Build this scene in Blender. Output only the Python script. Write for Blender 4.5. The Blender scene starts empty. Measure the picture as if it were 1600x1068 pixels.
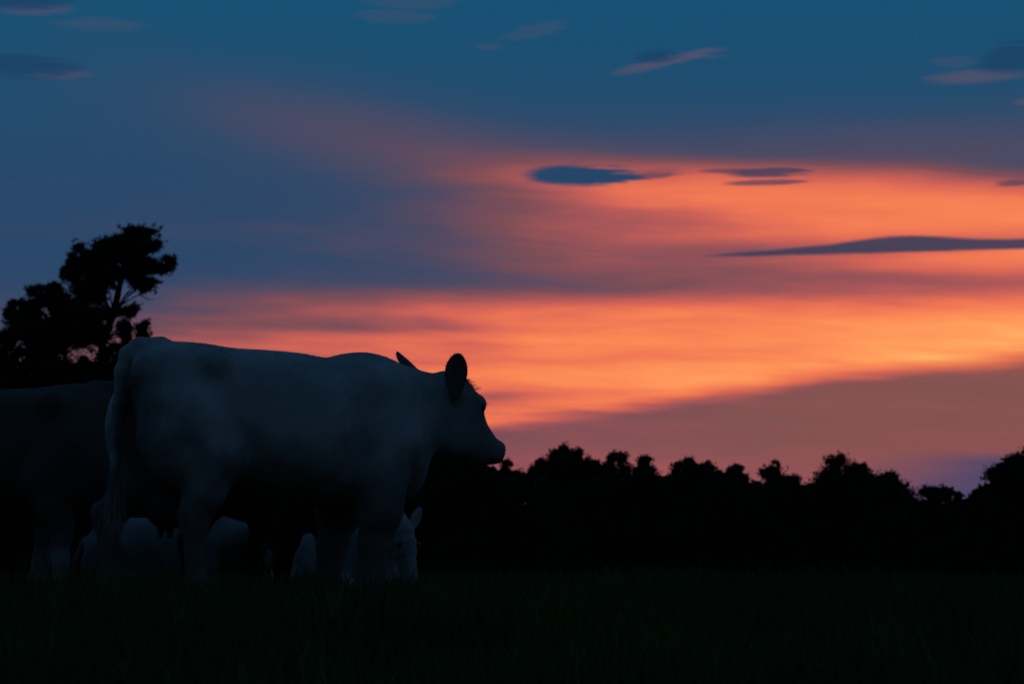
import bpy, math, random
import numpy as np

sc = bpy.context.scene
R = math.radians
rng = np.random.default_rng(7)

# ------------------------------------------------------------------ camera
cam = bpy.data.cameras.new('camera')
cam.lens, cam.sensor_width = 100, 36
cam.clip_start, cam.clip_end = 0.1, 9000
cam.dof.use_dof = True
cam.dof.focus_distance = 16.2
cam.dof.aperture_fstop = 6.3
cam_o = bpy.data.objects.new('camera', cam)
sc.collection.objects.link(cam_o)
cam_o.location = (0, 0, 0.25)
cam_o.rotation_euler = (R(94.5), 0, 0)
sc.camera = cam_o

vs = sc.view_settings
vs.view_transform, vs.look, vs.exposure, vs.gamma = 'Standard', 'None', 0, 1
vs.use_curve_mapping = False
sc.render.engine = 'CYCLES'
sc.cycles.use_denoising = True
sc.cycles.use_adaptive_sampling = True
sc.cycles.adaptive_threshold = .02
sc.cycles.adaptive_min_samples = 8
sc.cycles.max_bounces = 4
sc.cycles.diffuse_bounces = 3


def lin(r, g, b):
    f = lambda c: c / 12.92 if c <= .04045 else ((c + .055) / 1.055) ** 2.4
    return tuple(f(c / 255) for c in (r, g, b))


# ------------------------------------------------------------------ sky
# dusk: the sun is just under the horizon to the right of the picture
SUN_AZ = R(11)
SKY = 0.15                              # background strength
world = bpy.data.worlds.new('World')
sc.world = world
world.use_nodes = True
world.cycles.sampling_method = 'MANUAL'
world.cycles.sample_map_resolution = 256
wt = world.node_tree
wt.nodes.clear()


class N:
    """a value socket of the world tree that can be written as arithmetic"""
    def __init__(s, sock): s.s = sock
    def __add__(a, b): return m('ADD', a, b)
    __radd__ = __add__
    def __sub__(a, b): return m('SUBTRACT', a, b)
    def __rsub__(a, b): return m('SUBTRACT', b, a)
    def __mul__(a, b): return m('MULTIPLY', a, b)
    __rmul__ = __mul__
    def __truediv__(a, b): return m('DIVIDE', a, b)


def put(sock, v):
    if isinstance(v, N): wt.links.new(v.s, sock)
    else: sock.default_value = v


def m(op, a, b=None, clamp=False):
    n = wt.nodes.new('ShaderNodeMath'); n.operation = op; n.use_clamp = clamp
    put(n.inputs[0], a)
    if b is not None: put(n.inputs[1], b)
    return N(n.outputs[0])


def ss(a, b, x, lo=0., hi=1.):
    """smoothstep from a to b (either order)"""
    if a > b: a, b, lo, hi = b, a, hi, lo
    n = wt.nodes.new('ShaderNodeMapRange'); n.interpolation_type = 'SMOOTHSTEP'
    put(n.inputs['Value'], x); n.inputs['From Min'].default_value = a; n.inputs['From Max'].default_value = b
    n.inputs['To Min'].default_value = lo; n.inputs['To Max'].default_value = hi
    return N(n.outputs['Result'])


def ramp1(x, pts):
    """piecewise value over x, pts = [(x, value)...]"""
    a, b = pts[0][0], pts[-1][0]
    n = wt.nodes.new('ShaderNodeValToRGB'); n.color_ramp.interpolation = 'CARDINAL'
    e = n.color_ramp.elements
    while len(e) < len(pts): e.new(.5)
    for q, (px, pv) in zip(e, pts): q.position = (px - a) / (b - a); q.color = (pv, pv, pv, 1)
    put(n.inputs[0], (x - a) * (1 / (b - a)))
    return N(n.outputs[0])


def gauss(u, v, cu, cv, su, sv, slope=0.):
    du = u - cu
    a = du * (1 / su)
    b = ((v - cv) - du * slope) * (1 / sv) if slope else (v - cv) * (1 / sv)
    return m('EXPONENT', (a * a + b * b) * -1.)


def noise(u, v, su, sv, detail=3., off=0.):
    c = wt.nodes.new('ShaderNodeCombineXYZ')
    put(c.inputs[0], u * su); put(c.inputs[1], v * sv); c.inputs[2].default_value = off
    n = wt.nodes.new('ShaderNodeTexNoise'); n.inputs['Scale'].default_value = 1; n.inputs['Detail'].default_value = detail
    wt.links.new(c.outputs[0], n.inputs['Vector'])
    return N(n.outputs['Fac']) - .5


def mix(f, a, b):
    n = wt.nodes.new('ShaderNodeMix'); n.data_type = 'RGBA'
    put(n.inputs[0], f)
    for s, v in ((n.inputs[6], a), (n.inputs[7], b)):
        if isinstance(v, tuple): s.default_value = (*v, 1)
        else: wt.links.new(v, s)
    return n.outputs[2]


def cramp(f, pts):
    n = wt.nodes.new('ShaderNodeValToRGB'); e = n.color_ramp.elements
    while len(e) < len(pts): e.new(.5)
    for q, (p, c) in zip(e, pts): q.position = p; q.color = (*lin(*c), 1)
    put(n.inputs[0], f)
    return n.outputs[0]


tc = wt.nodes.new('ShaderNodeTexCoord')
sp = wt.nodes.new('ShaderNodeSeparateXYZ'); wt.links.new(tc.outputs['Generated'], sp.inputs[0])
dx, dy, dz = (N(o) for o in sp.outputs)
K = 44.44                               # sky unit: 1/44.44 rad = 1.29 degrees
U0 = m('ARCTAN2', dx, dy) * K            # azimuth
V0 = m('ARCSINE', dz) * K                # elevation

# soft waviness shared by the cirrus layers
warp = noise(U0, V0, .22, .9, 3., 1.7)
V = V0 + warp * .42
fine = noise(U0 + V0 * .5, V + U0 * .02, .30, 2.9, 5., 4.2)
fib = noise(U0, V0, .8, 12., 4., 9.1)
fib2 = noise(U0, V0, 2.4, 24., 3., 2.3)
ripple = noise(U0 + V0 * .4, V + U0 * .03, .9, 7.5, 4., 7.7)


def smax(a, b, k=.10):
    n = wt.nodes.new('ShaderNodeMath'); n.operation = 'SMOOTH_MAX'
    put(n.inputs[0], a); put(n.inputs[1], b); n.inputs[2].default_value = k
    return N(n.outputs[0])


# how strongly the cirrus veil is lit, 0 = clear blue, 1 = brightest
fall = ss(-26., -4., U0) * ss(40., 16., U0)
Vt = V0 + warp * .22
amp2 = ramp1(U0, [(-10, .06), (-7, .13), (-5.6, .27), (-4, .42), (-2, .55), (0, .68), (2, .77), (5, .82), (8, .87), (12, .90), (30, .5)])
low_edge = U0 * .150 + 2.17 - U0 * U0 * .0032
band2 = ss(4.76, 3.70, Vt) * ss(-.42, .32, (V0 + warp * .26 + fine * .30 + ripple * .12) - low_edge)
t2 = band2 * (amp2 + gauss(U0, Vt, 5.5, 3.20, 5., .36, .10) * .10 - gauss(U0, V, -2.4, 3.76, 3.2, .13) * .22
              - gauss(U0, V, .8, 3.22, 3.0, .10, .02) * .08 - gauss(U0, V, -.6, 2.70, 1.8, .10) * .18 + fine * .48 + ripple * .16)
amp1 = ramp1(U0 + (V0 - 5.8) * .9 + fine * 1.2, [(-3, .0), (-1.2, .07), (.3, .20), (1.6, .40), (3, .60), (4.2, .70), (5.5, .75), (8, .77), (13, .77), (30, .4)])
top1 = V0 + warp * .20 + U0 * .05 + fine * .22
t1 = ss(6.72, 5.86, top1) * ss(4.30, 5.40, Vt) * (amp1 + fine * .20 + ripple * .12
     - gauss(U0, V, 2.2, 5.36, 3.0, .17) * .10)
amp0 = ramp1(U0, [(-9, .03), (-4, .08), (-1, .16), (1, .25), (3, .32), (5.5, .42), (8, .52), (14, .54), (30, .2)])
t0 = ss(6.3, 5.1, Vt) * ss(2.6, 3.9, Vt) * (amp0 + fine * .18 + ripple * .10 + gauss(U0, V, 8, 4.72, 3.2, .20) * .22 - gauss(U0, V, 6.5, 4.38, 3., .12, -.06) * .08)
tl = ss(.9, .3, V0 + warp * .1 - low_edge) * (ramp1(U0, [(-9, .20), (-3, .28), (0, .33), (4, .34), (8, .37), (14, .4), (30, .2)])
     - ss(1.0, .2, V0) * .10 + fine * .12 + ripple * .06 + gauss(U0, V0, 2.4, 1.55, 3.4, .35) * .06)
tb = gauss(U0, V0, -1.9, 6.56, 4.0, .80, -.20) * .165 + gauss(U0, V, 1.0, 5.40, 2.2, .80) * .13
tv = ss(7.6, 6.3, V0) * ss(5.7, 6.3, V0) * ss(-3., 6., U0) * .15 + ss(4.6, 3.3, V0) * ss(0., -5., U0) * .09
t = smax(smax(t1, t2), smax(t0, tl)) + tb + tv
t = m('MULTIPLY', t, fall, clamp=True)

RAMP = [(0, (34, 71, 107)), (.10, (54, 72, 103)), (.20, (84, 74, 97)), (.32, (123, 78, 87)), (.44, (168, 87, 88)),
        (.56, (213, 101, 86)), (.68, (240, 120, 84)), (.82, (253, 141, 87)), (.92, (255, 160, 94)), (1, (255, 178, 103))]
col = cramp(t, RAMP)
# the clear sky above turns teal
tealf = ss(5.2, 9.2, V0) * m('SUBTRACT', 1., m('MULTIPLY', t, 3.5, clamp=True), clamp=True)
col = mix(tealf, col, lin(19, 82, 117))
col = mix(ss(9.2, 30., V0), col, lin(14, 56, 92))

# the thicker low veil is browner towards the sun
brown = ss(.22, -.22, (V0 + warp * .10) - low_edge) * ss(1.3, 2.0, V0) * ss(-1., 6., U0)
col = mix(brown * .6, col, lin(130, 84, 75))

# small clouds: dark against the glow, their sunward fringes pink
U1 = U0 + fib2 * .55
V1 = V0 + warp * .10 + fib * .07 + fib2 * .02


def pxc(x, y): return math.atan((x - 800) / 4444) * K, (884 - y) / 100


def cloud(col, blobs, c, k=1., soft=.5):
    """feathered lens-shaped clouds of one colour: x, y, half width, half height, slope (hundredths of a sky unit)"""
    q = None
    for x, y, a, b, s in blobs:
        cu, cv = pxc(x, y)
        du = U1 - cu
        dv = (V1 - cv - du * s if s else V1 - cv) * (100 / b)
        du = du * (100 / a)
        e = du * du + dv * dv
        q = e if q is None else m('MINIMUM', q, e)
    return mix(ss(1 + soft, 1 - soft, q + fib * 2.0 + fib2 * 1.2, 0., k), col, lin(*c))


# faint pink wisps high up, blue-grey bodies
col = cloud(col, [(838, 50, 46, 10, .2), (765, 74, 22, 6, 0), (640, 7, 64, 10, 0), (615, 30, 54, 10, 0), (150, 50, 64, 10, 0), (1500, 108, 34, 8, 0), (1105, 91, 26, 6, 0)], (78, 82, 106), .28, 1.)
col = cloud(col, [(1042, 101, 74, 7, .22), (1530, 132, 72, 9, .03), (1625, 173, 34, 6, 0)], (104, 84, 101), .46, 1.)
col = cloud(col, [(84, 130, 44, 6, .04), (50, 29, 52, 8, .05)], (84, 80, 106), .55, 1.)
col = cloud(col, [(1026, 93, 32, 10, .05), (1592, 104, 50, 21, .15), (24, 118, 80, 17, -.03), (28, 19, 58, 11, 0)], (27, 66, 102), .85, .9)
# slate clouds in front of the glow
col = cloud(col, [(1140, 271, 46, 4, 0), (1196, 290, 62, 4.2, .02), (1592, 296, 36, 5, .06), (1010, 276, 66, 6, .04)], (100, 70, 88), .85, .7)
col = cloud(col, [(1204, 274, 66, 7.5, .03)], (72, 66, 90), .92, .6)
col = cloud(col, [(910, 277, 84, 16.5, 0), (968, 278, 40, 7, 0)], (37, 70, 103), 1., .5)

# the long slate bar with a flat base and a gentle crest
bar_top = ramp1(U0, [(2.6, .0), (3.5, .055), (4.3, .10), (5.1, .16), (5.7, .235), (6.4, .245), (7.2, .175), (8.2, .15), (9.5, .14), (12, .06), (15, .0)])
base_y = V0 + fib2 * .03 - 4.805 - (U0 - 3.) * .012
bar = ss(-.03, .03, base_y) * ss(.035, -.03, base_y - bar_top) * ss(2.5, 3.5, U0) * ss(14, 12, U0)
col = mix(bar * .96, col, lin(60, 64, 88))
# low blue bank near the horizon on the right
bank = ss(1.78, 1.52, V0 + warp * .22 + fib * .12) * ss(4.9, 7.2, U0 + warp * 2.)
col = mix(bank * .9, col, lin(76, 71, 104))
bank2 = ss(1.45, 1.0, V0 + warp * .4) * ss(4.4, 6.2, U0)
col = mix(bank2 * .5, col, lin(74, 72, 108))

# away from the sunset the clear twilight of the Sky Texture takes over; camera white balance is cool
sky = wt.nodes.new('ShaderNodeTexSky')
sky.sky_type = 'NISHITA'
sky.sun_disc = False
sky.sun_elevation = R(-4.0)
sky.sun_rotation = SUN_AZ
tint = wt.nodes.new('ShaderNodeMix'); tint.data_type = 'RGBA'; tint.blend_type = 'MULTIPLY'; tint.inputs[0].default_value = 1
wt.links.new(sky.outputs[0], tint.inputs[6])
cs = dx * math.sin(SUN_AZ) + dy * math.cos(SUN_AZ)
veil = ss(.0, .85, cs, 1., .55)                      # thin veil spreads from the sunset and dims the clear sky behind it
tn = wt.nodes.new('ShaderNodeMix'); tn.data_type = 'RGBA'; tn.blend_type = 'MULTIPLY'; tn.inputs[0].default_value = 1
wt.links.new(mix(ss(.0, .30, dz), (9., 10., 21.), (7.8, 22., 36.)), tn.inputs[6])
vc = wt.nodes.new('ShaderNodeCombineXYZ')
for i in range(3): put(vc.inputs[i], veil)
wt.links.new(vc.outputs[0], tn.inputs[7]); wt.links.new(tn.outputs[2], tint.inputs[7])
away = ss(.93, .20, cs)
bg = wt.nodes.new('ShaderNodeBackground'); bg.inputs['Strength'].default_value = 1.
wt.links.new(col, bg.inputs['Color'])
bg2 = wt.nodes.new('ShaderNodeBackground'); bg2.inputs['Strength'].default_value = SKY
wt.links.new(tint.outputs[2], bg2.inputs['Color'])
mx = wt.nodes.new('ShaderNodeMixShader')
put(mx.inputs[0], away); wt.links.new(bg.outputs[0], mx.inputs[1]); wt.links.new(bg2.outputs[0], mx.inputs[2])
wo = wt.nodes.new('ShaderNodeOutputWorld'); wt.links.new(mx.outputs[0], wo.inputs['Surface'])

# ------------------------------------------------------------------ helpers
COL = sc.collection


def mesh_obj(name, verts, faces, mat=None, parent=None, smooth=False):
    me = bpy.data.meshes.new(name)
    verts = np.asarray(verts, np.float32); faces = np.asarray(faces, np.int32)
    k = faces.shape[1]
    me.vertices.add(len(verts)); me.vertices.foreach_set('co', verts.ravel())
    me.loops.add(faces.size); me.loops.foreach_set('vertex_index', faces.ravel())
    me.polygons.add(len(faces)); me.polygons.foreach_set('loop_start', np.arange(0, faces.size, k, dtype=np.int32))
    me.update(calc_edges=True); me.validate()
    if smooth: me.polygons.foreach_set('use_smooth', np.ones(len(me.polygons), bool))
    if mat: me.materials.append(mat)
    o = bpy.data.objects.new(name, me); COL.objects.link(o); o.parent = parent
    return o


def tag(o, label=None, cat=None, group=None, kind=None):
    if label: o['label'] = label
    if cat: o['category'] = cat
    if group: o['group'] = group
    if kind: o['kind'] = kind
    return o


def empty(name, loc, rz=0., s=1.):
    o = bpy.data.objects.new(name, None); COL.objects.link(o)
    o.location = loc; o.rotation_euler = (0, 0, rz); o.scale = (s, s, s)
    o.empty_display_size = .2
    return o


def material(name, base, rough=.85, var=None, scale=4., bump=0., bscale=60., spec=.2, trans=0.):
    """plain procedural surface: base colour broken up by noise, fine bump"""
    mt = bpy.data.materials.new(name); mt.use_nodes = True
    nt = mt.node_tree; b = nt.nodes['Principled BSDF']
    b.inputs['Roughness'].default_value = rough
    b.inputs['Specular IOR Level'].default_value = spec
    t_ = nt.nodes.new('ShaderNodeTexCoord')
    nz = nt.nodes.new('ShaderNodeTexNoise'); nz.inputs['Scale'].default_value = scale; nz.inputs['Detail'].default_value = 5
    nt.links.new(t_.outputs['Object'], nz.inputs['Vector'])
    cr = nt.nodes.new('ShaderNodeValToRGB'); e = cr.color_ramp.elements
    e[0].position, e[1].position = .36, .66
    e[0].color = (*(var or base), 1); e[1].color = (*base, 1)
    nt.links.new(nz.outputs['Fac'], cr.inputs[0]); nt.links.new(cr.outputs[0], b.inputs['Base Color'])
    if bump:
        n2 = nt.nodes.new('ShaderNodeTexNoise'); n2.inputs['Scale'].default_value = bscale; n2.inputs['Detail'].default_value = 3
        mp = nt.nodes.new('ShaderNodeMapping'); mp.inputs['Scale'].default_value = (1, 1, .35)
        nt.links.new(t_.outputs['Object'], mp.inputs[0]); nt.links.new(mp.outputs[0], n2.inputs['Vector'])
        bp = nt.nodes.new('ShaderNodeBump'); bp.inputs['Strength'].default_value = bump; bp.inputs['Distance'].default_value = .01
        nt.links.new(n2.outputs['Fac'], bp.inputs['Height']); nt.links.new(bp.outputs[0], b.inputs['Normal'])
    return mt


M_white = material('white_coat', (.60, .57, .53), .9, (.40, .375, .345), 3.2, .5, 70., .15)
M_pale = material('pale_coat', (.50, .465, .44), .9, (.32, .285, .26), 3.0, .4, 70., .15)
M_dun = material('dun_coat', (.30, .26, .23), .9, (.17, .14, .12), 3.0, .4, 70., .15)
M_darkcalf = material('dark_coat', (.025, .02, .018), .85, (.015, .012, .011), 4., .4, 70., .2)
M_patch = material('dark_backed_coat', (.36, .31, .27), .9, (.12, .09, .07), 1.6, .4, 70., .15)
M_skin = material('udder_skin', (.07, .045, .04), .8, (.05, .03, .03), 8., .2, 40., .2)
M_nose = material('nose_skin', (.14, .10, .09), .55, (.09, .06, .06), 20., .3, 120., .35)
M_earin = material('ear_hair', (.26, .21, .18), .9, (.14, .11, .09), 30., .4, 90., .1)
M_eye = material('eye', (.01, .008, .006), .15, None, 5., spec=.5)
M_bark = material('bark', (.05, .038, .03), .95, (.03, .022, .018), 6., .8, 14., .1)
M_needle = material('pine_needles', (.045, .062, .03), .9, (.028, .04, .02), .8, spec=.05)
M_leaf = material('leaves', (.045, .058, .028), .9, (.028, .036, .02), .3, spec=.05)
M_leaf2 = material('leaves_warm', (.055, .05, .028), .9, (.035, .03, .02), .3, spec=.05)
M_grass = material('grass_blades', (.10, .15, .04), .95, (.055, .075, .024), .8, spec=.03)
M_soil = material('pasture', (.035, .05, .02), 1., (.022, .028, .014), .6, .5, 8., .02)

# muddy legs and belly carry painted underside shade, tail end painted recess shade
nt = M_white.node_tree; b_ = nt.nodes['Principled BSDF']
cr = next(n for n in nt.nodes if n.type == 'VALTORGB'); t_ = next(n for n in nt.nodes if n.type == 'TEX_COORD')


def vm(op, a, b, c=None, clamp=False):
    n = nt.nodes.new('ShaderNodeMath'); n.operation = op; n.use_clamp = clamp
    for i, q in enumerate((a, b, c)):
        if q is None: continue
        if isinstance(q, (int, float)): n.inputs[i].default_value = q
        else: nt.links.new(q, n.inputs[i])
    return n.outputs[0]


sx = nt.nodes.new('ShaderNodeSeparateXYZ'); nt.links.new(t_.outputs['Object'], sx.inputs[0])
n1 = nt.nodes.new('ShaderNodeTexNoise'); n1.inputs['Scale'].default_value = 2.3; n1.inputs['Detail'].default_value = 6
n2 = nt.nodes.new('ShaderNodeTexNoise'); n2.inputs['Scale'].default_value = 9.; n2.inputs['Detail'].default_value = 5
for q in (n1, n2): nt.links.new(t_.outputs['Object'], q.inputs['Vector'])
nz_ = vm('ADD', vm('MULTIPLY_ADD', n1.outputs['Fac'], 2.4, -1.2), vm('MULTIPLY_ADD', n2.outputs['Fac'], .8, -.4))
low = vm('MULTIPLY_ADD', sx.outputs[2], -2.3, 2.35)  # browner downwards: underside shade put into the coat along with leg dirt
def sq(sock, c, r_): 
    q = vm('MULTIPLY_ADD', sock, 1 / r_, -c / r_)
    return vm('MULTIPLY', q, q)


rear_shade = vm('SUBTRACT', 1.5, vm('ADD', vm('ADD', sq(sx.outputs[0], -.78, .16), sq(sx.outputs[1], -.04, .24)), sq(sx.outputs[2], 1.0, .36)))  # shaded hollow between tail and thigh, painted into the coat
mud_shade = vm('ADD', vm('MAXIMUM', low, rear_shade), nz_, clamp=True)
mud_shade = vm('MULTIPLY', mud_shade, .88)
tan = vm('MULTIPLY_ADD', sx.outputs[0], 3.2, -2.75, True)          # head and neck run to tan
mud_shade = vm('MAXIMUM', mud_shade, vm('MULTIPLY', tan, .62))
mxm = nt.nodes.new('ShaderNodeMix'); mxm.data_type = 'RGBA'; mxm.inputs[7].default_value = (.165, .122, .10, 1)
nt.links.new(mud_shade, mxm.inputs[0]); nt.links.new(cr.outputs[0], mxm.inputs[6]); nt.links.new(mxm.outputs[2], b_.inputs['Base Color'])

# coat pattern of the left cow: dark back, paler legs and lower flank
nt = M_patch.node_tree
cr = next(n for n in nt.nodes if n.type == 'VALTORGB'); nz = next(n for n in nt.nodes if n.type == 'TEX_NOISE')
t_ = next(n for n in nt.nodes if n.type == 'TEX_COORD')
sx = nt.nodes.new('ShaderNodeSeparateXYZ'); nt.links.new(t_.outputs['Object'], sx.inputs[0])
ma = nt.nodes.new('ShaderNodeMath'); ma.operation = 'MULTIPLY_ADD'; ma.inputs[1].default_value = -1.5; ma.inputs[2].default_value = 1.32
nt.links.new(sx.outputs[2], ma.inputs[0])
mb = nt.nodes.new('ShaderNodeMath'); mb.operation = 'ADD'; mb.use_clamp = True
mc = nt.nodes.new('ShaderNodeMath'); mc.operation = 'MULTIPLY_ADD'; mc.inputs[1].default_value = 1.6; mc.inputs[2].default_value = -.8
nt.links.new(nz.outputs['Fac'], mc.inputs[0])
nt.links.new(ma.outputs[0], mb.inputs[0]); nt.links.new(mc.outputs[0], mb.inputs[1]); nt.links.new(mb.outputs[0], cr.inputs[0])
cr.color_ramp.elements[0].position = .3; cr.color_ramp.elements[1].position = .75


def sstep(a, b, x):
    t = np.clip((np.asarray(x, float) - a) / (b - a), 0, 1); return t * t * (3 - 2 * t)


def terrain(x, y):
    x = np.asarray(x, float); y = np.asarray(y, float)
    near = -1.1 * (1 - sstep(-4, 13.5, y))
    und = (.06 * np.sin(x * .9 + 1) * np.sin(y * .33) + .05 * np.sin(x * .37 + y * .21 + 2)) * sstep(-.3, 2.4, x)
    drop = -4 * sstep(30, 150, y) + 7 * sstep(238, 330, y)
    side = -.10 * sstep(2.0, 7., x) * sstep(8, 18, y)
    return near + und + drop + side + .3 * np.sin(x * .05 + 1) * sstep(40, 120, y)


# ------------------------------------------------------------------ ground
ys = np.concatenate([-np.geomspace(3500, 7, 40), np.arange(-6, 45, .6), np.geomspace(46, 3500, 60)])
xs = np.concatenate([-np.geomspace(3500, 15, 40), np.arange(-14.4, 14.5, .6), np.geomspace(15, 3500, 40)])
gx, gy = np.meshgrid(xs, ys)
gz = terrain(gx, gy)
nx, ny = len(xs), len(ys)
ii = (np.arange(ny - 1)[:, None] * nx + np.arange(nx - 1)).ravel()
tag(mesh_obj('ground', np.stack([gx, gy, gz], -1).reshape(-1, 3), np.stack([ii, ii + 1, ii + nx + 1, ii + nx], -1), M_soil, smooth=True),
    'dark pasture ground falling away behind the cows', 'ground', kind='structure')

# ------------------------------------------------------------------ animals: implicit body -> one continuous skin


def smin(a, b, k):
    h = np.maximum(k - np.abs(a - b), 0) / k
    return np.minimum(a, b) - h * h * k * .25


class Field:
    def __init__(s, lo, hi, h):
        s.h = h; s.lo = np.array(lo, np.float32)
        s.n = np.ceil((np.array(hi) - s.lo) / h).astype(int) + 1
        s.f = np.full(s.n, .4, np.float32)

    def block(s, lo, hi, pad):
        a = np.clip(((np.array(lo) - pad - s.lo) / s.h).astype(int), 0, s.n)
        b = np.clip(((np.array(hi) + pad - s.lo) / s.h).astype(int) + 2, 0, s.n)
        sl = tuple(slice(i, j) for i, j in zip(a, b))
        ax = [(s.lo[i] + s.h * np.arange(a[i], b[i])).astype(np.float32) for i in range(3)]
        return sl, np.meshgrid(*ax, indexing='ij')

    def ell(s, c, r, k=.05, ax=None, sub=False):
        """ellipsoid; ax = rows of a rotation (own axes), sub carves"""
        c = np.array(c, float); r = np.array(r, float); e = max(r)
        e3 = np.abs(np.array(ax)).T @ r if ax is not None else r
        sl, (x, y, z) = s.block(c - e3, c + e3, k + .06)
        if 0 in x.shape: return
        x = x - c[0]; y = y - c[1]; z = z - c[2]
        if ax is not None:
            q = np.array(ax, np.float32)
            x, y, z = (q[i, 0] * x + q[i, 1] * y + q[i, 2] * z for i in range(3))
        k0 = np.sqrt((x / r[0]) ** 2 + (y / r[1]) ** 2 + (z / r[2]) ** 2)
        k1 = np.sqrt((x / r[0] ** 2) ** 2 + (y / r[1] ** 2) ** 2 + (z / r[2] ** 2) ** 2) + 1e-6
        d = k0 * (k0 - 1) / k1
        s.f[sl] = -smin(-s.f[sl], d, k) if sub else smin(s.f[sl], d, k)

    def cone(s, a, b, ra, rb, k=.05):
        a = np.array(a, float); b = np.array(b, float); e = max(ra, rb)
        sl, (x, y, z) = s.block(np.minimum(a, b) - e, np.maximum(a, b) + e, k + .05)
        if 0 in x.shape: return
        d = b - a; L = d @ d + 1e-9
        t = np.clip(((x - a[0]) * d[0] + (y - a[1]) * d[1] + (z - a[2]) * d[2]) / L, 0, 1)
        q = np.sqrt((x - a[0] - t * d[0]) ** 2 + (y - a[1] - t * d[1]) ** 2 + (z - a[2] - t * d[2]) ** 2) - (ra + (rb - ra) * t)
        s.f[sl] = smin(s.f[sl], q, k)

    def chain(s, pts, k=.05):
        for (p, r), (q, r2) in zip(pts, pts[1:]): s.cone(p, q, r, r2, k)

    def loft(s, st, k=.06, n=2.2, dz=0.):
        """torso along X: stations (x, top, bottom, half width)"""
        st = np.array(st, float)
        sl, (x, y, z) = s.block((st[0, 0], -st[:, 3].max(), st[:, 2].min()), (st[-1, 0], st[:, 3].max(), st[:, 1].max()), .1)
        xi = x[:, 0, 0]

        def cub(col):
            X, Y = st[:, 0], st[:, col]
            mm = np.gradient(Y, X); i = np.clip(np.searchsorted(X, xi) - 1, 0, len(X) - 2)
            h = X[i + 1] - X[i]; t = np.clip((xi - X[i]) / h, 0, 1)
            return ((2*t**3-3*t**2+1)*Y[i] + (t**3-2*t**2+t)*h*mm[i] + (-2*t**3+3*t**2)*Y[i+1] + (t**3-t**2)*h*mm[i+1])
        top, bot, w = (cub(c)[:, None, None].astype(np.float32) for c in (1, 2, 3))
        cz = bot * .48 + top * .52; hh = np.where(z > cz, top - cz, cz - bot)
        g = ((np.abs(y) / w) ** n + (np.abs(z - cz) / hh) ** n) ** (1 / n)
        d = (g - 1) * np.minimum(w, hh) * .9
        over = np.maximum(np.maximum(st[0, 0] - x, x - st[-1, 0]), 0)
        d = np.where(over > 0, np.maximum(d, 0) + over, d)
        d = np.where(over > 0, np.sqrt(np.maximum(d, 0) ** 2 + over ** 2), d)
        s.f[sl] = smin(s.f[sl], d.astype(np.float32), k)

    def skin(s, iters=3):
        """naive surface nets"""
        f = s.f; n = s.n
        ins = f < 0
        c = np.zeros(n - 1, np.int8)
        offs = [(i, j, k) for i in (0, 1) for j in (0, 1) for k in (0, 1)]
        for o in offs: c += ins[o[0]:n[0]-1+o[0], o[1]:n[1]-1+o[1], o[2]:n[2]-1+o[2]]
        act = np.argwhere((c > 0) & (c < 8))
        idx = np.full(n - 1, -1, np.int32); idx[tuple(act.T)] = np.arange(len(act))
        val = [f[act[:, 0]+o[0], act[:, 1]+o[1], act[:, 2]+o[2]] for o in offs]
        acc = np.zeros((len(act), 3)); cnt = np.zeros(len(act))
        for a in range(8):
            for b in range(a + 1, 8):
                oa, ob = np.array(offs[a]), np.array(offs[b])
                if np.abs(oa - ob).sum() != 1: continue
                mk = (val[a] < 0) != (val[b] < 0)
                t = val[a][mk] / (val[a][mk] - val[b][mk])
                acc[mk] += oa + t[:, None] * (ob - oa); cnt[mk] += 1
        v = (act + acc / cnt[:, None]) * s.h + s.lo
        quads = []
        for ax in range(3):
            o1, o2 = (ax + 1) % 3, (ax + 2) % 3
            lo = [slice(None)] * 3; hi = [slice(None)] * 3
            lo[ax] = slice(0, -1); hi[ax] = slice(1, None)
            A, B = ins[tuple(lo)], ins[tuple(hi)]
            e = np.argwhere(A != B)
            e = e[(e[:, o1] > 0) & (e[:, o2] > 0) & (e[:, o1] < n[o1]-1) & (e[:, o2] < n[o2]-1)]
            fl = A[tuple(e.T)]
            q = []
            for d1, d2 in ((1, 1), (0, 1), (0, 0), (1, 0)):
                p = e.copy(); p[:, o1] -= d1; p[:, o2] -= d2; q.append(idx[tuple(p.T)])
            q = np.stack(q, 1); q[~fl] = q[~fl][:, ::-1]; quads.append(q)
        q = np.concatenate(quads); q = q[(q >= 0).all(1)]
        ed = np.concatenate([q[:, [i, (i + 1) % 4]] for i in range(4)])
        deg = np.bincount(ed[:, 0], minlength=len(v))[:, None].clip(1)
        for it in range(iters * 2):
            a = np.zeros_like(v)
            for d in range(3): a[:, d] = np.bincount(ed[:, 0], v[ed[:, 1], d], len(v)) 
            b = np.zeros_like(v)
            v = v + (a / deg - v) * (.55 if it % 2 == 0 else -.50)
        return v, q


def rot2(p, piv, ang):
    """yaw points about a vertical axis through piv"""
    p = np.array(p, float); c, s_ = math.cos(ang), math.sin(ang); d = p - piv
    return np.array([piv[0] + d[0]*c - d[1]*s_, piv[1] + d[0]*s_ + d[1]*c, p[2]])


HEAD = [  # profile of the head: forehead point, jaw point, half width   (x, z)
    ((1.085, 1.385), (.99, 1.04), .105), ((1.185, 1.375), (1.02, .99), .125), ((1.258, 1.315), (1.05, .95), .132),
    ((1.305, 1.235), (1.08, .925), .135), ((1.330, 1.165), (1.115, .90), .118), ((1.355, 1.105), (1.165, .88), .100),
    ((1.400, 1.045), (1.225, .865), .088), ((1.438, .998), (1.30, .858), .078), ((1.464, .958), (1.365, .872), .080),
    ((1.470, .930), (1.415, .886), .072)]


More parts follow.
